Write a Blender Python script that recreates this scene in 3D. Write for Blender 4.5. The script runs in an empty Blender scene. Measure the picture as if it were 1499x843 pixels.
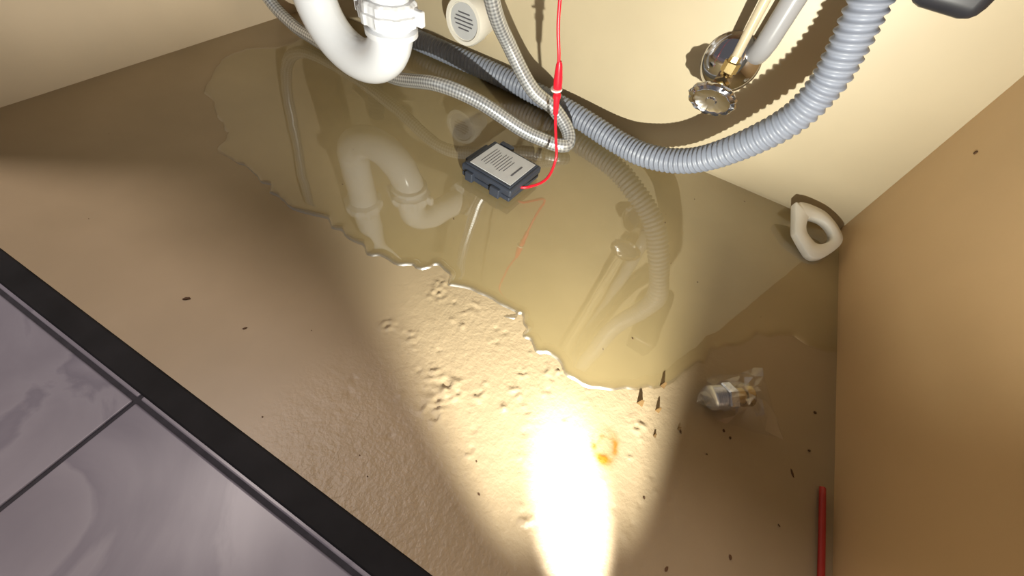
import bpy, math, random
import numpy as np
from mathutils import Vector, Matrix
S=0.25            # metres per layout unit (camera height above cabinet floor)
random.seed(4); rng=np.random.default_rng(7)
sc=bpy.context.scene
sc.view_settings.view_transform='Standard'
sc.view_settings.look='None'

# ------------------------------------------------------------ materials
def lin(c):
    return tuple(((x/255)/12.92 if x/255<=0.04045 else ((x/255+0.055)/1.055)**2.4) for x in c)
def mat(name,rgb,rough=.5,metal=0,spec=.5,coat=0,noise=None,bump=None,var=0.0,trans=0,ior=1.45):
    m=bpy.data.materials.new(name); m.use_nodes=True
    nt=m.node_tree; b=nt.nodes['Principled BSDF']
    c=lin(rgb)
    b.inputs['Base Color'].default_value=(*c,1)
    b.inputs['Roughness'].default_value=rough
    b.inputs['Metallic'].default_value=metal
    b.inputs['Specular IOR Level'].default_value=spec
    b.inputs['Coat Weight'].default_value=coat
    b.inputs['Transmission Weight'].default_value=trans
    b.inputs['IOR'].default_value=ior
    tc=nt.nodes.new('ShaderNodeTexCoord')
    if noise:
        n=nt.nodes.new('ShaderNodeTexNoise'); n.inputs['Scale'].default_value=noise; n.inputs['Detail'].default_value=6
        nt.links.new(tc.outputs['Object'],n.inputs['Vector'])
        r=nt.nodes.new('ShaderNodeValToRGB')
        r.color_ramp.elements[0].position=.3; r.color_ramp.elements[1].position=.7
        r.color_ramp.elements[0].color=(*[x*(1-var) for x in c],1)
        r.color_ramp.elements[1].color=(*[min(1,x*(1+var)) for x in c],1)
        nt.links.new(n.outputs['Fac'],r.inputs['Fac']); nt.links.new(r.outputs['Color'],b.inputs['Base Color'])
    if bump:
        n2=nt.nodes.new('ShaderNodeTexNoise'); n2.inputs['Scale'].default_value=bump[0]; n2.inputs['Detail'].default_value=4
        nt.links.new(tc.outputs['Object'],n2.inputs['Vector'])
        bp=nt.nodes.new('ShaderNodeBump'); bp.inputs['Strength'].default_value=bump[1]; bp.inputs['Distance'].default_value=bump[2]
        nt.links.new(n2.outputs['Fac'],bp.inputs['Height']); nt.links.new(bp.outputs['Normal'],b.inputs['Normal'])
    return m

M_back=mat('back_wall_paint',(198,184,154),.42,noise=8,var=.06,bump=(30,.2,.001))
M_left=mat('left_wall_paint',(208,190,164),.45,noise=8,var=.06,bump=(30,.2,.001))
M_right=mat('right_wall_laminate',(206,174,130),.42,noise=5,var=.10,bump=(25,.2,.001))
M_ceil=mat('counter_underside',(150,130,100),.7,noise=10,var=.1)
M_black=mat('black_frame_edge',(30,30,33),.7,spec=.2,noise=40,var=.3)
M_matte=mat('matte_black_blocker',(14,14,14),1,spec=0,noise=40,var=.2)  # only for the added, unseen beam blockers
M_pvc=mat('white_pvc',(232,235,242),.22,noise=20,var=.02,coat=.3)
M_whitepl=mat('white_plastic',(232,228,218),.35,noise=20,var=.02)
M_grey=mat('grey_hose_plastic',(128,134,148),.38,noise=30,var=.05)
M_chrome=mat('chrome',(225,225,228),.09,metal=1,noise=12,var=.05)
M_brass=mat('brass',(180,160,115),.25,metal=1,noise=30,var=.1)
M_tube=mat('beige_supply_tube',(195,182,155),.3,noise=30,var=.05)
M_riser=mat('grey_riser_plastic',(160,160,164),.3,noise=10,var=.05)
M_red=mat('red_plastic',(215,25,45),.35,noise=30,var=.05)
M_redstick=mat('red_stick_plastic',(170,40,35),.4,noise=30,var=.1)
M_dark=mat('dark_plastic',(50,55,66),.4,noise=40,var=.12,bump=(300,.1,.0005))
M_label=mat('label_paper',(192,194,197),.5,noise=60,var=.04)
M_ink=mat('label_ink',(90,90,98),.6,noise=60,var=.1)
M_blackpl=mat('black_plastic',(35,36,42),.4,noise=30,var=.2)
M_debris=mat('wood_debris',(90,64,42),.8,noise=80,var=.4)
M_chip=mat('wood_chip',(110,84,48),.7,noise=80,var=.4)
M_steel=mat('zinc_fitting',(215,218,224),.25,metal=.8,noise=50,var=.1)
M_grout=mat('grout',(60,58,64),.8,noise=100,var=.2)

def braid_mat():
    m=bpy.data.materials.new('braided_steel'); m.use_nodes=True; nt=m.node_tree; b=nt.nodes['Principled BSDF']
    b.inputs['Metallic'].default_value=.65; b.inputs['Roughness'].default_value=.34
    uv=nt.nodes.new('ShaderNodeUVMap'); uv.uv_map='UVMap'
    sp=nt.nodes.new('ShaderNodeSeparateXYZ'); nt.links.new(uv.outputs['UV'],sp.inputs[0])
    def mth(op,a,bv=None):
        n=nt.nodes.new('ShaderNodeMath'); n.operation=op
        for i,x in enumerate((a,bv)):
            if x is None: continue
            if isinstance(x,(int,float)): n.inputs[i].default_value=x
            else: nt.links.new(x,n.inputs[i])
        return n.outputs[0]
    u=mth('MULTIPLY',sp.outputs[0],240.0); v=mth('MULTIPLY',sp.outputs[1],6.2832*6)
    a=mth('SINE',mth('ADD',u,v)); c=mth('SINE',mth('SUBTRACT',u,v))
    h=mth('MULTIPLY',a,c); f=mth('MULTIPLY_ADD',h,.5) 
    f.node.inputs[2].default_value=.5
    r=nt.nodes.new('ShaderNodeValToRGB'); r.color_ramp.elements[0].color=(.25,.26,.28,1); r.color_ramp.elements[1].color=(.85,.87,.9,1)
    nt.links.new(f,r.inputs['Fac']); nt.links.new(r.outputs['Color'],b.inputs['Base Color'])
    bp=nt.nodes.new('ShaderNodeBump'); bp.inputs['Strength'].default_value=.4; bp.inputs['Distance'].default_value=.0004
    nt.links.new(f,bp.inputs['Height']); nt.links.new(bp.outputs['Normal'],b.inputs['Normal'])
    return m
M_braid=braid_mat()

def floor_mat():
    m=bpy.data.materials.new('painted_particleboard'); m.use_nodes=True; nt=m.node_tree; b=nt.nodes['Principled BSDF']
    tc=nt.nodes.new('ShaderNodeTexCoord')
    n=nt.nodes.new('ShaderNodeTexNoise'); n.inputs['Scale'].default_value=9; n.inputs['Detail'].default_value=8
    nt.links.new(tc.outputs['Object'],n.inputs['Vector'])
    r=nt.nodes.new('ShaderNodeValToRGB'); r.color_ramp.elements[0].position=.3; r.color_ramp.elements[1].position=.7
    r.color_ramp.elements[0].color=(*lin((158,141,113)),1); r.color_ramp.elements[1].color=(*lin((171,153,125)),1)
    nt.links.new(n.outputs['Fac'],r.inputs['Fac'])
    at=nt.nodes.new('ShaderNodeAttribute'); at.attribute_name='rust'
    wt=nt.nodes.new('ShaderNodeAttribute'); wt.attribute_name='wet'
    gt=nt.nodes.new('ShaderNodeAttribute'); gt.attribute_name='grain'
    mx0=nt.nodes.new('ShaderNodeMixRGB'); mx0.blend_type='MULTIPLY'; nt.links.new(wt.outputs['Fac'],mx0.inputs[0])
    nt.links.new(r.outputs['Color'],mx0.inputs[1]); mx0.inputs[2].default_value=(.92,.92,.72,1)
    mx=nt.nodes.new('ShaderNodeMixRGB'); nt.links.new(at.outputs['Fac'],mx.inputs[0])
    nt.links.new(mx0.outputs[0],mx.inputs[1]); mx.inputs[2].default_value=(*lin((150,98,22)),1)
    nt.links.new(mx.outputs[0],b.inputs['Base Color'])
    b.inputs['Roughness'].default_value=.42; b.inputs['Specular IOR Level'].default_value=.4
    g=nt.nodes.new('ShaderNodeTexNoise'); g.inputs['Scale'].default_value=480; g.inputs['Detail'].default_value=3
    g2=nt.nodes.new('ShaderNodeTexNoise'); g2.inputs['Scale'].default_value=60; g2.inputs['Detail'].default_value=3
    nt.links.new(tc.outputs['Object'],g.inputs['Vector']); nt.links.new(tc.outputs['Object'],g2.inputs['Vector'])
    mu=nt.nodes.new('ShaderNodeMath'); mu.operation='MULTIPLY_ADD'; mu.inputs[1].default_value=.6; mu.inputs[2].default_value=.03
    nt.links.new(gt.outputs['Fac'],mu.inputs[0])
    bp=nt.nodes.new('ShaderNodeBump'); bp.inputs['Distance'].default_value=.0006
    nt.links.new(mu.outputs[0],bp.inputs['Strength'])
    bp2=nt.nodes.new('ShaderNodeBump'); bp2.inputs['Strength'].default_value=.03; bp2.inputs['Distance'].default_value=.0008
    nt.links.new(g.outputs['Fac'],bp.inputs['Height']); nt.links.new(g2.outputs['Fac'],bp2.inputs['Height'])
    nt.links.new(bp2.outputs['Normal'],bp.inputs['Normal']); nt.links.new(bp.outputs['Normal'],b.inputs['Normal'])
    return m
M_floor=floor_mat()

def film_mat(name,fac,rough,tint,bump=None,milky=0,rim=False):
    m=bpy.data.materials.new(name); m.use_nodes=True; nt=m.node_tree; nt.nodes.remove(nt.nodes['Principled BSDF'])
    out=nt.nodes['Material Output']
    t=nt.nodes.new('ShaderNodeBsdfTransparent'); t.inputs[0].default_value=(*tint,1)
    g=nt.nodes.new('ShaderNodeBsdfGlossy'); g.inputs['Roughness'].default_value=rough
    mx=nt.nodes.new('ShaderNodeMixShader')
    mx.inputs[0].default_value=fac
    if rim:
        ra=nt.nodes.new('ShaderNodeAttribute'); ra.attribute_name='rim'
        m1=nt.nodes.new('ShaderNodeMath'); m1.operation='MULTIPLY_ADD'; m1.inputs[1].default_value=.26; m1.inputs[2].default_value=fac
        m2=nt.nodes.new('ShaderNodeMath'); m2.operation='MULTIPLY_ADD'; m2.inputs[1].default_value=.38; m2.inputs[2].default_value=rough
        nt.links.new(ra.outputs['Fac'],m1.inputs[0]); nt.links.new(ra.outputs['Fac'],m2.inputs[0])
        nt.links.new(m1.outputs[0],mx.inputs[0]); nt.links.new(m2.outputs[0],g.inputs['Roughness'])
    nt.links.new(t.outputs[0],mx.inputs[1]); nt.links.new(g.outputs[0],mx.inputs[2])
    last=mx.outputs[0]
    if milky:
        d=nt.nodes.new('ShaderNodeBsdfTranslucent'); d.inputs[0].default_value=(.9,.9,.9,1)
        d2=nt.nodes.new('ShaderNodeBsdfDiffuse'); d2.inputs[0].default_value=(.9,.9,.9,1)
        ma=nt.nodes.new('ShaderNodeMixShader'); nt.links.new(d.outputs[0],ma.inputs[1]); nt.links.new(d2.outputs[0],ma.inputs[2])
        mb=nt.nodes.new('ShaderNodeMixShader'); mb.inputs[0].default_value=milky
        nt.links.new(last,mb.inputs[1]); nt.links.new(ma.outputs[0],mb.inputs[2]); last=mb.outputs[0]
    nt.links.new(last,out.inputs['Surface'])
    if bump:
        tc=nt.nodes.new('ShaderNodeTexCoord'); n=nt.nodes.new('ShaderNodeTexNoise'); n.inputs['Scale'].default_value=bump[0]
        nt.links.new(tc.outputs['Object'],n.inputs['Vector'])
        bp=nt.nodes.new('ShaderNodeBump'); bp.inputs['Strength'].default_value=bump[1]; bp.inputs['Distance'].default_value=bump[2]
        nt.links.new(n.outputs['Fac'],bp.inputs['Height'])
        nt.links.new(bp.outputs['Normal'],g.inputs['Normal'])
    return m
M_water=film_mat('water_film',.135,.032,(1,1,1),(14,.2,.002),rim=True)
M_bag=film_mat('clear_plastic_film',.15,.14,(.99,.99,.995),None,milky=.06)

def tile_mat():
    m=bpy.data.materials.new('marble_tile'); m.use_nodes=True; nt=m.node_tree; b=nt.nodes['Principled BSDF']
    tc=nt.nodes.new('ShaderNodeTexCoord')
    n=nt.nodes.new('ShaderNodeTexNoise'); n.inputs['Scale'].default_value=5; n.inputs['Detail'].default_value=7; n.inputs['Distortion'].default_value=1.2
    nt.links.new(tc.outputs['Object'],n.inputs['Vector'])
    r=nt.nodes.new('ShaderNodeValToRGB')
    e=r.color_ramp.elements; e[0].position=.3; e[0].color=(*lin((136,131,141)),1); e[1].position=.75; e[1].color=(*lin((176,171,180)),1)
    x=e.new(.5); x.color=(*lin((160,155,164)),1); x=e.new(.53); x.color=(*lin((138,133,144)),1)
    nt.links.new(n.outputs['Fac'],r.inputs['Fac']); nt.links.new(r.outputs['Color'],b.inputs['Base Color'])
    b.inputs['Roughness'].default_value=.34; b.inputs['Specular IOR Level'].default_value=.35
    n2=nt.nodes.new('ShaderNodeTexNoise'); n2.inputs['Scale'].default_value=6
    nt.links.new(tc.outputs['Object'],n2.inputs['Vector'])
    bp=nt.nodes.new('ShaderNodeBump'); bp.inputs['Strength'].default_value=.3; bp.inputs['Distance'].default_value=.01
    nt.links.new(n2.outputs['Fac'],bp.inputs['Height']); nt.links.new(bp.outputs['Normal'],b.inputs['Normal'])
    return m
M_tile=tile_mat()

# ------------------------------------------------------------ mesh helpers
def mk(name,verts,faces,m,parent=None,smooth=True,uvs=None,bevel=0):
    V=np.array(verts,dtype=float)*S
    c=(V.min(0)+V.max(0))/2
    me=bpy.data.meshes.new(name); me.from_pydata([tuple(v) for v in (V-c)],[],faces)
    if uvs is not None:
        ul=me.uv_layers.new(name='UVMap')
        k=0
        for p in faces:
            for vi in p:
                ul.data[k].uv=uvs[vi]; k+=1
    me.update()
    if smooth:
        me.polygons.foreach_set('use_smooth',[True]*len(me.polygons))
    ob=bpy.data.objects.new(name,me); sc.collection.objects.link(ob)
    ob.location=Vector(c)
    me.materials.append(m)
    if parent: 
        ob.parent=parent; ob.matrix_parent_inverse=Matrix.Translation(-Vector(parent.location))
    if bevel:
        b=ob.modifiers.new('bev','BEVEL'); b.width=bevel*S; b.segments=3; b.limit_method='ANGLE'; b.angle_limit=math.radians(40)
        w=ob.modifiers.new('wn','WEIGHTED_NORMAL')
    return ob
def empty(name,loc):
    e=bpy.data.objects.new(name,None); e.location=Vector(loc)*S; e.empty_display_size=.01; sc.collection.objects.link(e); return e
def box(name,x0,x1,y0,y1,z0,z1,m,parent=None,bevel=0,rot=0,center=None):
    vs=[(x,y,z) for x in (x0,x1) for y in (y0,y1) for z in (z0,z1)]
    if rot:
        c=center; ca,sa=math.cos(rot),math.sin(rot)
        vs=[(c[0]+(x-c[0])*ca-(y-c[1])*sa,c[1]+(x-c[0])*sa+(y-c[1])*ca,z) for x,y,z in vs]
    fs=[(0,1,3,2),(4,6,7,5),(0,4,5,1),(2,3,7,6),(0,2,6,4),(1,5,7,3)]
    return mk(name,vs,fs,m,parent,smooth=bevel>0,bevel=bevel)
def catmull(P,n=14,closed=False):
    P=[Vector(p) for p in P]; out=[]
    N=len(P)
    rngi=range(N) if closed else range(N-1)
    for i in rngi:
        if closed: p0,p1,p2,p3=P[(i-1)%N],P[i],P[(i+1)%N],P[(i+2)%N]
        else: p0,p1,p2,p3=P[max(i-1,0)],P[i],P[i+1],P[min(i+2,N-1)]
        for k in range(n):
            t=k/n
            out.append(0.5*((2*p1)+(p2-p0)*t+(2*p0-5*p1+4*p2-p3)*t*t+(3*p1-p0-3*p2+p3)*t**3))
    if not closed: out.append(P[-1])
    return out
def resample(pts,step):
    d=[0]
    for a,b in zip(pts,pts[1:]): d.append(d[-1]+(b-a).length)
    L=d[-1]; n=max(2,int(L/step)); A=np.array([tuple(p) for p in pts]); t=np.linspace(0,L,n+1)
    R=np.stack([np.interp(t,d,A[:,i]) for i in range(3)],1)
    return [Vector(r) for r in R],t
def tube(name,path,rad,m,parent=None,seg=20,step=.02,smoothpath=True,cap=True):
    pts=catmull(path) if smoothpath else [Vector(p) for p in path]
    pts,t=resample(pts,step)
    rf=rad if callable(rad) else (lambda s:rad)
    T=[(pts[min(i+1,len(pts)-1)]-pts[max(i-1,0)]).normalized() for i in range(len(pts))]
    up=Vector((0,0,1)) if abs(T[0].z)<.9 else Vector((1,0,0))
    nrm=(up-T[0]*up.dot(T[0])).normalized()
    vs=[];uv=[];fs=[]
    for i,p in enumerate(pts):
        nrm=(nrm-T[i]*nrm.dot(T[i])).normalized(); bi=T[i].cross(nrm); r=rf(t[i])
        for k in range(seg+1):
            a=2*math.pi*k/seg
            vs.append(tuple(p+nrm*math.cos(a)*r+bi*math.sin(a)*r)); uv.append((t[i],k/seg))
    W=seg+1
    for i in range(len(pts)-1):
        for k in range(seg):
            fs.append((i*W+k,i*W+k+1,(i+1)*W+k+1,(i+1)*W+k))
    if cap:
        fs.append(tuple(range(seg-1,-1,-1))); b=(len(pts)-1)*W; fs.append(tuple(range(b,b+seg)))
    return mk(name,vs,fs,m,parent,uvs=uv)
def lathe(name,org,axis,prof,m,parent=None,seg=48,rmod=None,sx=1,sy=1,ref=None):
    axis=Vector(axis).normalized(); org=Vector(org)
    up=Vector(ref) if ref else (Vector((0,0,1)) if abs(axis.z)<.9 else Vector((1,0,0)))
    a1=(up-axis*up.dot(axis)).normalized(); a2=axis.cross(a1)
    vs=[];fs=[]
    for d,r in prof:
        for k in range(seg):
            a=2*math.pi*k/seg; rr=r*(rmod(a,d) if rmod else 1)
            vs.append(tuple(org+axis*d+a1*math.cos(a)*rr*sx+a2*math.sin(a)*rr*sy))
    for i in range(len(prof)-1):
        for k in range(seg):
            k2=(k+1)%seg; fs.append((i*seg+k,i*seg+k2,(i+1)*seg+k2,(i+1)*seg+k))
    fs.append(tuple(range(seg-1,-1,-1))); b=(len(prof)-1)*seg; fs.append(tuple(range(b,b+seg)))
    ob=mk(name,vs,fs,m,parent)
    ob.modifiers.new('es','EDGE_SPLIT').split_angle=math.radians(38)
    return ob

# ------------------------------------------------------------ noise (numpy)
def vnoise(X,Y,cell,seed):
    r=np.random.default_rng(seed); G=r.random((600,600))
    x=(X+5)/cell; y=(Y+5)/cell; xi=np.floor(x).astype(int); yi=np.floor(y).astype(int)
    fx=x-xi; fy=y-yi; fx=fx*fx*(3-2*fx); fy=fy*fy*(3-2*fy)
    g=lambda a,b:G[a%600,b%600]
    return (g(xi,yi)*(1-fx)+g(xi+1,yi)*fx)*(1-fy)+(g(xi,yi+1)*(1-fx)+g(xi+1,yi+1)*fx)*fy-.5

XL,XR,YB,YF=-2.218,.79,1.796,-.045
wet=[(-1.90,1.84),(-1.93,1.55),(-1.95,1.42),(-1.967,1.27),(-2.04,1.13),(-1.976,.96),(-1.86,.824),(-1.679,.743),(-1.524,.66),(-1.469,.583),(-1.38,.589),(-1.304,.575),(-1.174,.56),(-1.056,.542),(-.929,.556),(-.841,.55),(-.757,.548),(-.688,.536),(-.61,.543),(-.536,.572),(-.492,.622),(-.445,.613),(-.416,.584),(-.342,.599),(-.272,.61),(-.209,.611),(-.184,.597),(-.201,.568),(-.173,.578),(-.161,.613),(-.131,.586),(-.131,.547),(-.088,.545),(-.034,.531),(.03,.52),(.09,.510),(.15,.525),(.20,.56),(.25,.60),(.31,.66),(.39,.80),(.47,.92),(.6,1.04),(.85,1.18),(.85,1.84)]
wp=[(p.x,p.y) for p in catmull([(x,y,0) for x,y in wet],5,closed=True)]
WP=np.array(wp)
WP[:,0]+=.025*vnoise(WP[:,0],WP[:,1],.04,3); WP[:,1]+=.035*vnoise(WP[:,0],WP[:,1],.035,4)
def sdist(X,Y):
    P=np.stack([X.ravel(),Y.ravel()],1); d=np.full(len(P),9.); ins=np.zeros(len(P),bool)
    n=len(WP)
    for i in range(n):
        a=WP[i]; b=WP[(i+1)%n]; ab=b-a; L=max(ab@ab,1e-12)
        t=np.clip(((P-a)@ab)/L,0,1); q=P-a-t[:,None]*ab; d=np.minimum(d,np.hypot(q[:,0],q[:,1]))
        c=((a[1]>P[:,1])!=(b[1]>P[:,1]))
        if abs(b[1]-a[1])>1e-12:
            xs=a[0]+(P[:,1]-a[1])*(b[0]-a[0])/(b[1]-a[1]); ins^=c&(P[:,0]<xs)
    return np.where(ins,d,-d).reshape(X.shape)
st=.005
xs=np.arange(XL,XR+st,st); ys=np.arange(YF,YB+st,st)
GX,GY=np.meshgrid(xs,ys,indexing='ij')
D=sdist(GX,GY)
dry=np.clip(.5-D/.02,0,1)
Z=.0006*vnoise(GX,GY,.12,11)+.0002*vnoise(GX,GY,.05,12)
grainzone=dry*np.clip((GX+.58)/.22,0,1)*np.clip((.55-GX)/.2,0,1)
Z+=grainzone*(.0005*vnoise(GX,GY,.024,13)+.0012*vnoise(GX,GY,.011,14))
bl=[(-.42,.53,.03,1),(-.30,.55,.024,1),(-.27,.31,.025,1),(-.21,.30,.038,1.2),(-.22,.23,.035,1.2),(-.14,.33,.02,.9),(-.06,.39,.022,.9),(-.07,.45,.018,.8),(-.47,.36,.03,.6),(-.40,.37,.03,.5),(.12,.15,.025,.6),(.10,.14,.025,.6),(.27,.49,.028,.9),(.24,.30,.018,.7),(.28,.40,.012,.9),(-.08,.19,.012,.7),(-.01,.49,.018,.9),(.02,.51,.015,.9),(.13,.47,.012,.9),(-.29,.48,.012,.6),(-.19,.48,.014,.6),(-.44,.57,.02,.7),(.33,.22,.02,.5),(.04,.25,.012,.5)]
for x,y,r,a in bl:
    e=np.exp(-((GX-x)**2+(GY-y)**2)/(r*r*.6))
    Z+=e*a*(.003+.02*np.maximum(vnoise(GX,GY,.012,21),-.2))*np.clip(dry+.4,0,1)
for i in range(50):
    x=rng.uniform(-.45,.45); y=rng.uniform(.1,.55); r=rng.uniform(.005,.008)
    Z+=rng.choice([-1,1])*.0035*np.exp(-((GX-x)**2+(GY-y)**2)/(r*r))*grainzone
nx,ny=GX.shape
idx=np.arange(nx*ny).reshape(nx,ny)
F=np.stack([idx[:-1,:-1],idx[1:,:-1],idx[1:,1:],idx[:-1,1:]],-1).reshape(-1,4)
def gridmesh(name,Zv,faces,m,attrs={}):
    V=np.stack([GX,GY,Zv],-1).reshape(-1,3)*S
    used=np.unique(faces); remap=-np.ones(len(V),int); remap[used]=np.arange(len(used))
    V=V[used]; faces=remap[faces]
    me=bpy.data.meshes.new(name)
    me.vertices.add(len(V)); me.vertices.foreach_set('co',V.ravel())
    me.loops.add(faces.size); me.loops.foreach_set('vertex_index',faces.ravel().astype(np.int32))
    me.polygons.add(len(faces)); me.polygons.foreach_set('loop_start',np.arange(0,faces.size,4,dtype=np.int32)); 
    me.update(calc_edges=True); me.validate()
    me.polygons.foreach_set('use_smooth',np.ones(len(me.polygons),bool))
    for k,a in attrs.items():
        at=me.attributes.new(k,'FLOAT','POINT'); at.data.foreach_set('value',a.ravel()[used].astype(np.float32))
    me.materials.append(m); ob=bpy.data.objects.new(name,me); sc.collection.objects.link(ob); return ob
rr=np.hypot((GX-.212)*1.0,(GY-.392)*.75); ang=np.arctan2(GY-.392,GX-.212)
rust=np.exp(-((rr-.027)/.009)**2)*np.clip(.75+2.2*vnoise(GX,GY,.016,31)-.35*np.cos(ang-2.4),0,1)*.9
rust+=.4*np.exp(-((GX-.225)**2+(GY-.355)**2)/.0005)+.18*np.exp(-(rr/.03)**2)
rimw=np.clip((.36-GX)/.2,.12,1)*np.clip((GX+2.0)/.9,.15,1)
gridmesh('floor',Z,F,M_floor,{'rust':np.clip(rust,0,1),'wet':np.clip(D/.015+.3,0,1),'grain':grainzone})
Wz=np.where(D>0,.011*(1-np.exp(-np.maximum(D,0)/.008))+.001,.001+D*1.2)
Wz=np.where(D>0,Wz,np.maximum(Wz,-.02))
keep=(D.ravel()[F]>-.012).all(1)
gridmesh('water_puddle',Wz,F[keep],M_water,{'rim':rimw*np.exp(-(np.maximum(D,0)/.007)**2)})

# ------------------------------------------------------------ room
box('wall_back',XL-.06,XR+.06,YB,YB+.06,-.05,2.6,M_back)
box('wall_left',XL-.06,XL,YF,YB,-.05,2.6,M_left)
box('wall_right',XR,XR+.06,YF,YB,-.05,2.6,M_right)
box('ceiling',XL-.06,XR+.06,YF-.08,YB+.06,2.6,2.68,M_ceil)
box('trim_front',XL-.06,XR+.06,-.107,YF,-.14,.003,M_black,bevel=.006)
box('toe_kick_board',XL-.06,XR+.06,.22,.27,-.45,-.06,M_black)
box('cabinet_floor_board',XL,XR,YF,YB,-.07,-.03,M_black)
tiles=empty('kitchen_floor_tiles',(-1,-2,-.45))
g=.007; k=0
xb=[-1.187+2.4*i for i in range(-3,4)]
yb=[-.174-1.2*i for i in range(-1,6)]
for i in range(len(xb)-1):
    for j in range(len(yb)-1):
        k+=1
        box('tile_%d'%k,xb[i]+g,xb[i+1]-g,yb[j+1]+g,yb[j]-g,-.49,-.45,M_tile,tiles,bevel=.006)
box('floor_grout_bed',xb[0],xb[-1],yb[-1],yb[0],-.53,-.456,M_grout)

# ------------------------------------------------------------ P-trap
def nut_mod(a,d): return 1+.05*(1 if math.cos(a*10)>.3 else -.2)
trap=empty('sink_p_trap',(-1.27,1.3,.4))
xl,xr,yt=-1.455,-1.085,1.173; R=(xr-xl)/2; zc=.395
path=[(xl,yt,2.55),(xl,yt,1.5),(xl,yt,zc)]
for i in range(1,25):
    a=math.pi+math.pi*i/24; path.append((xl+R+R*math.cos(a),yt,zc+R*math.sin(a)))
tube('j_bend',path+[(xr,yt,zc+.03)],.079,M_pvc,trap,seg=40,smoothpath=False,step=.015)
p2=[(xr,yt,zc-.02),(xr,yt,zc+.12)]
Re=.13
for i in range(1,13):
    a=math.pi/2*i/12; p2.append((xr+.3*(Re-Re*math.cos(a)),yt+Re-Re*math.cos(a),zc+.12+Re*math.sin(a)))
p2.append((xr+.18,YB,zc+.12+Re))
tube('trap_arm',p2,.072,M_pvc,trap,seg=40,smoothpath=False,step=.015)
def nut(name,org,axis,par,r=.108,hh=.09):
    lathe(name,org,axis,[(0,r*.80),(.006,r*.86),(.010,r),(hh*.55,r),(hh*.6,r*.93),(hh*.9,r*.9),(hh,r*.82)],M_pvc,par,seg=80,rmod=nut_mod)
nut('slip_nut_1',(xr,yt,zc+.0),(0,0,1),trap,r=.102,hh=.075)
nut('slip_nut_2',(xl,yt,.66),(0,0,1),trap)
nut('slip_nut_3',(xr+.12,1.50,zc+.12+Re),(.1,1,0),trap,r=.11)
lathe('trap_rim',(xr,yt,zc-.04),(0,0,1),[(0,.080),(.006,.094),(.024,.094),(.030,.080)],M_pvc,trap)
for sgn in (-1,1):
    xw=xr+sgn*.102
    box('nut_wing_%d'%(1 if sgn>0 else 2),xw-.022,xw+.022,yt+sgn*.03-.012,yt+sgn*.03+.012,zc+.01,zc+.06,M_pvc,trap,bevel=.006)
lathe('wall_flange',(xr+.18,YB,zc+.12+Re),(0,-1,0),[(0,.15),(.01,.15),(.03,.09)],M_pvc,trap)

# ------------------------------------------------------------ wall cap
cap=empty('drain_cleanout_cap',(-1.1,1.7,.273))
lathe('cap_body',(-1.1,YB,.273),(0,-1,0),[(0,.090),(.06,.090),(.062,.098),(.125,.100),(.137,.094),(.137,.078),(.128,.076)],M_whitepl,cap,seg=72,rmod=lambda a,d:1+(.012*math.cos(a*36) if d>.061 and d<.13 else 0))
lathe('cap_label',(-1.1,YB-.127,.273),(0,-1,0),[(0,.073),(.003,.073)],M_label,cap)
for i in range(5):
    w=[.03,.045,.05,.045,.028][i]; z=.273+.034-.016*i
    box('cap_print_%d'%(i+1),-1.1-w,-1.1+w,YB-.1325,YB-.129,z-.003,z+.002,M_ink,cap)

# ------------------------------------------------------------ hoses
pitch=.021
tube('corrugated_drain_hose',[(-1.78,1.70,.5),(-1.76,1.72,.25),(-1.66,1.735,.11),(-1.49,1.74,.075),(-1.27,1.74,.07),(-.9,1.735,.069),(-.524,1.69,.069),(-.22,1.61,.069),(-.06,1.55,.105),(.076,1.506,.179),(.18,1.455,.306),(.265,1.42,.46),(.285,1.42,.574),(.270,1.42,.669),(.240,1.42,.78),(.20,1.42,.95),(.18,1.42,1.3),(.18,1.42,1.7)],
     lambda s:.0455+.0045*math.cos(2*math.pi*s/pitch),M_grey,seg=28,step=pitch/6)
sup=empty('braided_supply_hose',(-.8,1.4,.2))
tube('braid_line',[(-2.1,1.2,1.2),(-2.13,1.3,.7),(-2.13,1.37,.33),(-2.06,1.395,.15),(-1.944,1.40,.075),(-1.837,1.40,.055),(-1.68,1.385,.05),(-1.50,1.375,.065),(-1.24,1.33,.09),(-.99,1.31,.16),(-.81,1.35,.14),(-.62,1.40,.07),(-.52,1.425,.05),(-.445,1.445,.044),(-.412,1.475,.05),(-.445,1.51,.09),(-.53,1.515,.15),(-.63,1.48,.21),(-.745,1.46,.34),(-.79,1.37,.5),(-.80,1.25,.8),(-.80,1.15,1.3)],.029,M_braid,sup,seg=20,step=.012)

# ------------------------------------------------------------ shutoff valve
val=empty('shutoff_valve',(.03,1.65,.44))
vx,vz=.035,.43
lathe('escutcheon',(vx-.005,YB,vz+.005),(0,-1,0),[(0,.106),(.006,.106),(.012,.101),(.026,.085),(.036,.058),(.044,.035)],M_chrome,val,seg=64)
lathe('valve_stub',(vx,YB-.04,vz),(0,-1,0),[(0,.022),(.16,.022)],M_chrome,val)
lathe('valve_body',(vx,1.66,vz),(0,-1,0),[(0,.024),(.004,.030),(.05,.030),(.054,.032),(.085,.032),(.09,.022),(.11,.020),(.13,.014),(.15,.014)],M_brass,val,seg=6)
lathe('outlet_nut',(vx,1.625,vz),(0,0,1),[(0,.020),(.03,.020),(.032,.028),(.065,.028),(.067,.020),(.085,.018)],M_brass,val,seg=6)
lathe('valve_handle',(vx-.003,1.525,vz-.014),(.0,-.8,-.22),[(0,.03),(.004,.062),(.012,.072),(.022,.075),(.03,.070),(.034,.058),(.030,.05),(.030,.018),(.036,.014)],M_chrome,val,seg=96,rmod=lambda a,d:1+.03*math.cos(a*12) if d<.033 else 1,sx=.76,sy=1.1)
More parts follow.
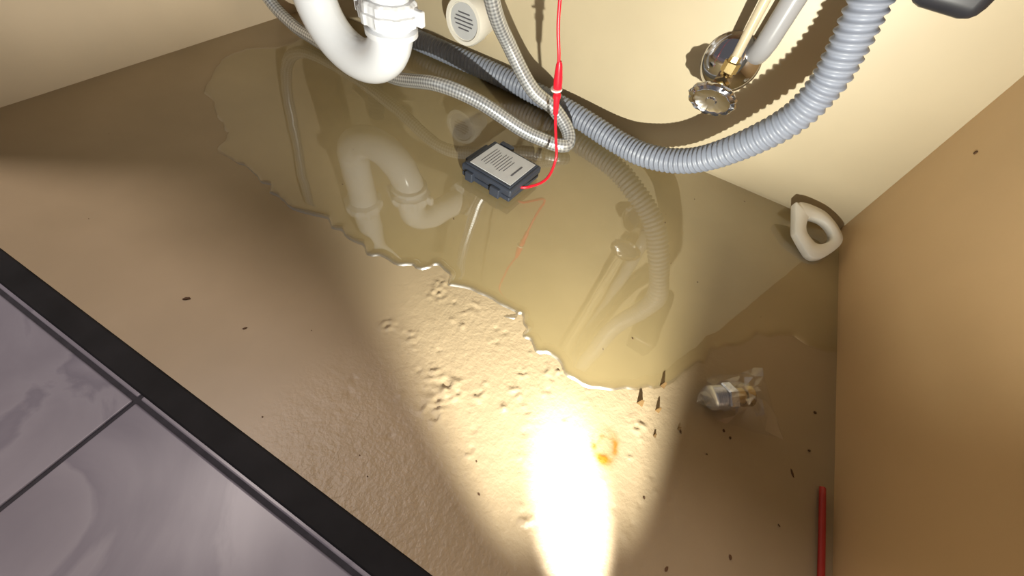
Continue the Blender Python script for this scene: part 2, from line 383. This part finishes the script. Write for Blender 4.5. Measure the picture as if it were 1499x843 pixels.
tube('supply_riser_tube',[(vx,1.625,vz+.06),(vx-.01,1.622,.7),(vx-.02,1.60,1.2),(vx-.03,1.5,2.5)],.0155,M_tube,val,seg=20)
tube('riser_cover_pipe',[(.098,YB+.01,.50),(.100,1.77,.50),(.102,1.745,.53),(.104,1.735,.6),(.106,1.73,1.2),(.106,1.73,2.5)],.037,M_riser,val,seg=28)

# ------------------------------------------------------------ black box (upper right)
pump=empty('drain_air_switch_box',(.38,1.6,.9))
box('housing',.294,.435,1.33,YB-.002,.795,.93,M_blackpl,pump,bevel=.03)
box('lid',.304,.425,1.35,YB-.01,.93,.955,M_blackpl,pump,bevel=.01)

# ------------------------------------------------------------ water sensor
rot=math.radians(-6); cx,cy=-.55,1.132
sen=empty('water_leak_sensor',(cx,cy,.04))
bx=lambda n,x0,x1,y0,y1,z0,z1,m,b=0: box(n,cx+x0,cx+x1,cy+y0,cy+y1,z0,z1,m,sen,bevel=b,rot=rot,center=(cx,cy))
bx('base_shell',-.118,.115,-.105,.105,.016,.036,M_dark,.006)
bx('seam_band',-.111,.109,-.099,.099,.034,.042,M_blackpl)
bx('top_shell',-.120,.118,-.107,.107,.040,.072,M_dark,.008)
bx('top_lip',-.108,.106,-.096,.096,.070,.078,M_dark,.004)
bx('clip_left',-.140,-.116,-.06,.075,.020,.060,M_dark,.005)
bx('clip_back',-.09,-.03,.100,.124,.03,.078,M_dark,.005)
bx('latch_front_1',-.09,-.055,-.122,-.10,.018,.058,M_dark,.004)
bx('latch_front_2',.03,.075,-.122,-.10,.018,.058,M_dark,.004)
bx('label_plate',-.094,.099,-.085,.086,.0775,.0800,M_label)
for i in range(9):
    x=-.07+i*.0125
    bx('print_%d'%(i+1),x,x+.0025,-.055+random.uniform(0,.02),.06-random.uniform(0,.03),.0800,.0806,M_ink)
bx('print_title',.066,.073,-.04,.035,.0800,.0806,M_ink)
bx('foot_1',-.10,-.08,-.09,.09,.0122,.017,M_blackpl); bx('foot_2',.08,.10,-.09,.09,.0122,.017,M_blackpl)
tube('probe_wire',[(cx+.10,cy-.045,.045),(-.42,1.10,.05),(-.385,1.155,.055),(-.372,1.20,.075),(-.378,1.24,.13),(-.395,1.235,.2),(-.41,1.205,.31),(-.43,1.18,.48),(-.465,1.178,.63),(-.49,1.17,1.0),(-.52,1.15,2.59)],.0052,M_red,sen,seg=12,step=.01)
prof=[(0,.006),(.004,.009),(.06,.0105),(.062,.0135),(.075,.0135),(.077,.011),(.088,.011),(.092,.014),(.12,.0145),(.15,.012),(.17,.010),(.18,.0065)]
lathe('banana_connector',(-.4095,1.206,.305),(-.105,-.14,.98),prof,M_red,sen,seg=24)
lathe('connector_ring',(-.421,1.192,.392),(-.105,-.14,.98),[(0,.012),(.001,.019),(.006,.019),(.007,.012)],M_whitepl,sen,seg=24)

# ------------------------------------------------------------ white ring bracket
A=Vector((.55,1.70,.062)); B=Vector((.652,1.492,.004)); C=Vector((.755,1.632,.032))
ol=[(-.05,.03),(0,-.05),(.1,-.085),(.4,-.16),(.70,-.235),(.80,-.21),(.97,-.06),(1,.02),(.93,.18),(.675,.465),(0.05,.98),(-.239,1.0),(-.376,.747),(-.26,.364),(-.13,.12)]
P=[A+(B-A)*s+(C-A)*t for s,t in ol]; cen=A+(B-A)*.22+(C-A)*.442
P=catmull(P,6,closed=True); n=(B-A).cross(C-A).normalized(); n=n if n.z>0 else -n
Hh=[cen+(p-cen)*.56 for p in P]; Hh=[cen+(q-cen).normalized()*((q-cen).length*.45+.55*.052) for q in Hh]
th=.03; K=len(P); vs=[]
def ring(pts,off,sc_=1): return [tuple(cen+(p-cen)*sc_+n*off) for p in pts]
rings=[ring(P,0,.99),ring(P,.003),ring(P,th-.005),ring(P,th,.975),ring(Hh,th,1.06),ring(Hh,th-.005),ring(Hh,0)]
for r_ in rings: vs+=r_
fs=[]
for i in range(len(rings)):
    j=(i+1)%len(rings)
    for k in range(K): fs.append((i*K+k,i*K+(k+1)%K,j*K+(k+1)%K,j*K+k))
mk('plastic_ring_clip',vs,fs,M_whitepl)

# ------------------------------------------------------------ bagged hose fitting
bag=empty('bagged_hose_fitting',(.48,.69,.04))
a0=Vector((.415,.655,.042)); ax=Vector((.085,.062,0)).normalized()
lathe('threaded_end',a0,ax,[(0,.024)]+[(.002+.003*i,.034 if i%2 else .030) for i in range(13)]+[(.042,.028)],M_steel,bag,seg=40)
lathe('hex_collar',a0+ax*.040,ax,[(0,.036),(.003,.040),(.026,.040),(.029,.036)],M_steel,bag,seg=6)
lathe('brass_end',a0+ax*.069,ax,[(0,.026),(.03,.026),(.032,.031),(.055,.031),(.057,.02)],M_brass,bag,seg=40)
olb=[(.395,.635),(.405,.726),(.470,.790),(.535,.838),(.590,.790),(.628,.660),(.545,.640),(.46,.622)]
ob_=catmull([(x,y,0) for x,y in olb],3,closed=True); K=len(ob_); cb=Vector((.485,.695,0))
vs=[];NR=4
for j in range(NR+1):
    f=j/NR
    for k,p in enumerate(ob_):
        q=cb+(p-cb)*f
        hgt=(.088*(1-f**2.2)+.008)
        rn=random.uniform(-1,1)*.014*(1 if 0<j else 0)
        z=hgt+rn+(.008*math.sin(k*1.7+j*.9) if j else 0)
        if f==1: z=.012+.045*max(0,math.sin(k*.9))**3
        jt=.006 if j else 0
        vs.append((q.x+random.uniform(-jt,jt),q.y+random.uniform(-jt,jt),max(z,.004)))
fs=[]
for j in range(NR):
    for k in range(K):
        a_,b_,c_,d_=j*K+k,j*K+(k+1)%K,(j+1)*K+(k+1)%K,(j+1)*K+k
        fs+= [(a_,b_,c_),(a_,c_,d_)] if (j+k)%2 else [(a_,b_,d_),(b_,c_,d_)]
mk('clear_bag',vs,fs,M_bag,bag,smooth=False)

# ------------------------------------------------------------ debris
def shards(name,items,m):
    vs=[];fs=[]
    for x,y,r,elong,ang in items:
        b=len(vs); n=7
        for lay,(zz,ss) in enumerate(((.000,1),(r*.45,.75))):
            for k in range(n):
                a=2*math.pi*k/n; q=r*ss*random.uniform(.7,1.2); px=q*elong*math.cos(a); py=q*math.sin(a)
                vs.append((x+px*math.cos(ang)-py*math.sin(ang),y+px*math.sin(ang)+py*math.cos(ang),zz+.001))
        for k in range(n): fs.append((b+k,b+(k+1)%n,b+n+(k+1)%n,b+n+k))
        fs.append(tuple(b+n+k for k in range(n)))
    return mk(name,vs,fs,m,smooth=False)
sp=[(-.98,.12),(-.78,.14),(-.01,.13),(.34,.33),(.46,.52),(.51,.60),(.72,.69),(.68,.60),(.43,.22),(.56,.32),(.17,.74),(-.57,.83),(.30,1.10),(.11,1.33),(.18,1.56),(.38,1.70),(.38,.54),(.32,.49),(.73,.82),(.49,.61),(.62,.22),(.66,.45)]
it=[(x,y,random.uniform(.002,.004),random.uniform(1,2.0),random.uniform(0,3)) for x,y in sp]
it[0]=(-.98,.12,.005,2.2,.9); it[7]=(.68,.60,.003,4,2.0)
for i in range(20): it.append((random.uniform(-1.9,.75),random.uniform(0,1.6),random.uniform(.001,.002),1.3,random.uniform(0,3)))
shards('floor_debris',it,M_debris)
vs=[];fs=[]
for (x,y,w,h) in [(.257,.552,.009,.026),(.299,.640,.007,.026),(.307,.561,.006,.024),(.32,.49,.004,.012),(.375,.545,.004,.012)]:
    b=len(vs)
    vs+=[(x-w,y-.004,0),(x+w,y-.006,0),(x+w*.9,y+.004,0),(x-w*.8,y+.005,0),(x-w*.5,y,h),(x+w*.2,y-.002,h*1.1),(x+w*.3,y+.002,h*.9)]
    fs+=[(b,b+1,b+5,b+4),(b+1,b+2,b+6,b+5),(b+2,b+3,b+4,b+6),(b+3,b,b+4),(b+4,b+5,b+6)]
mk('wood_splinters',vs,fs,M_chip,smooth=False)
tube('red_plastic_straw',[(.752,.60,.011),(.756,.4,.011),(.757,.1,.011)],.0075,M_redstick,seg=14)
lathe('wall_nail_hole_plug',(XR,1.60,.498),(-1,0,0),[(0,.006),(.003,.005)],M_debris,seg=12)

# ------------------------------------------------------------ lights
def spot(name,loc,tgt,power,deg,blend,col,size,sx=1):
    l=bpy.data.lights.new(name,'SPOT'); l.energy=power; l.spot_size=math.radians(deg); l.spot_blend=blend; l.color=col; l.shadow_soft_size=size
    o=bpy.data.objects.new(name,l); o.location=Vector(loc)*S; o.scale=(sx,1,1)
    o.rotation_euler=(Vector(tgt)-Vector(loc)).to_track_quat('-Z','Y').to_euler(); sc.collection.objects.link(o); return o
Lp=Vector((.404,-.12,.42)); R_=math.radians
dirv=lambda az,el:Vector((math.sin(az)*math.cos(el),math.cos(az)*math.cos(el),math.sin(el)))
# added unseen curved blockers around the beam origin, shaping its wedge on the floor
blockers=empty('added_light_blockers',(.404,-.12,.4))
def beam_blocker(name,az0,az1,el_top,r=.10,zb=.10):
    vs=[];fs=[];N=24
    for i in range(N+1):
        az=R_(az0+(az1-az0)*i/N); zt=Lp.z+r*math.tan(R_(el_top))
        for rr_,zz in ((r,zb),(r,zt),(r+.006,zt),(r+.006,zb)):
            vs.append((Lp.x+math.sin(az)*rr_,Lp.y+math.cos(az)*rr_,zz))
    for i in range(N):
        for k in range(4): fs.append((i*4+k,i*4+(k+1)%4,(i+1)*4+(k+1)%4,(i+1)*4+k))
    fs.append((0,1,2,3)); fs.append((N*4+3,N*4+2,N*4+1,N*4))
    mk(name,vs,fs,M_matte,blockers,smooth=False)
beam_blocker('beam_blocker_1',-61,-175,-10)
beam_blocker('beam_blocker_2',-6,150,-13)
box('blocker_back',.37,.44,-.235,-.222,.10,.50,M_matte,blockers)  # back, clip and stem of the added blockers, also out of view
box('blocker_clip',.39,.42,-.235,-.09,.0035,.04,M_matte,blockers)
box('blocker_stem',.395,.415,-.235,-.222,.0035,.12,M_matte,blockers)
spot('flashlight_beam',Lp,Lp+dirv(R_(-33.5),R_(5)),14.5,125,1.0,(1,.975,.85),.0028)
spot('flashlight_core',Lp,Lp+dirv(R_(-32),R_(-47)),10,36,1.0,(1,.985,.94),.003,sx=.62)
Ls=Lp+Vector((0,0,.10))
spot('added_wall_fill',Ls,Ls+dirv(R_(8),R_(34)),3.5,92,.8,(1,.95,.85),.006)  # added fill that brightens the back and right walls
spot('added_left_wall_fill',Ls,Ls+dirv(R_(-70),R_(8)),2.8,38,.6,(1,.95,.88),.006)  # added fill aimed at the left wall to brighten it
a=bpy.data.lights.new('kitchen_ceiling_light','AREA'); a.shape='DISK'; a.size=.8*S; a.energy=25; a.color=(1,.86,.80)
o=bpy.data.objects.new('kitchen_ceiling_light',a); o.location=Vector((-4.2,-1.05,8))*S
o.rotation_euler=(Vector((-.6,0,0))*S-o.location).to_track_quat('-Z','Y').to_euler(); sc.collection.objects.link(o)
w=bpy.data.worlds.new('World'); sc.world=w; w.use_nodes=True
w.node_tree.nodes['Background'].inputs[0].default_value=(.92,.88,.92,1); w.node_tree.nodes['Background'].inputs[1].default_value=.12

# ------------------------------------------------------------ camera
cam=bpy.data.cameras.new('Camera'); cam.sensor_width=36; cam.lens=36*553/1499; cam.clip_start=.005
co=bpy.data.objects.new('Camera',cam); sc.collection.objects.link(co)
bk=Vector((.1943,-.5557,.808)).normalized(); rt=Vector((.8598,.4934,.133)); rt=(rt-bk*rt.dot(bk)).normalized(); up=bk.cross(rt)
co.matrix_world=Matrix(((rt.x,up.x,bk.x,0),(rt.y,up.y,bk.y,0),(rt.z,up.z,bk.z,S),(0,0,0,1)))
sc.camera=co
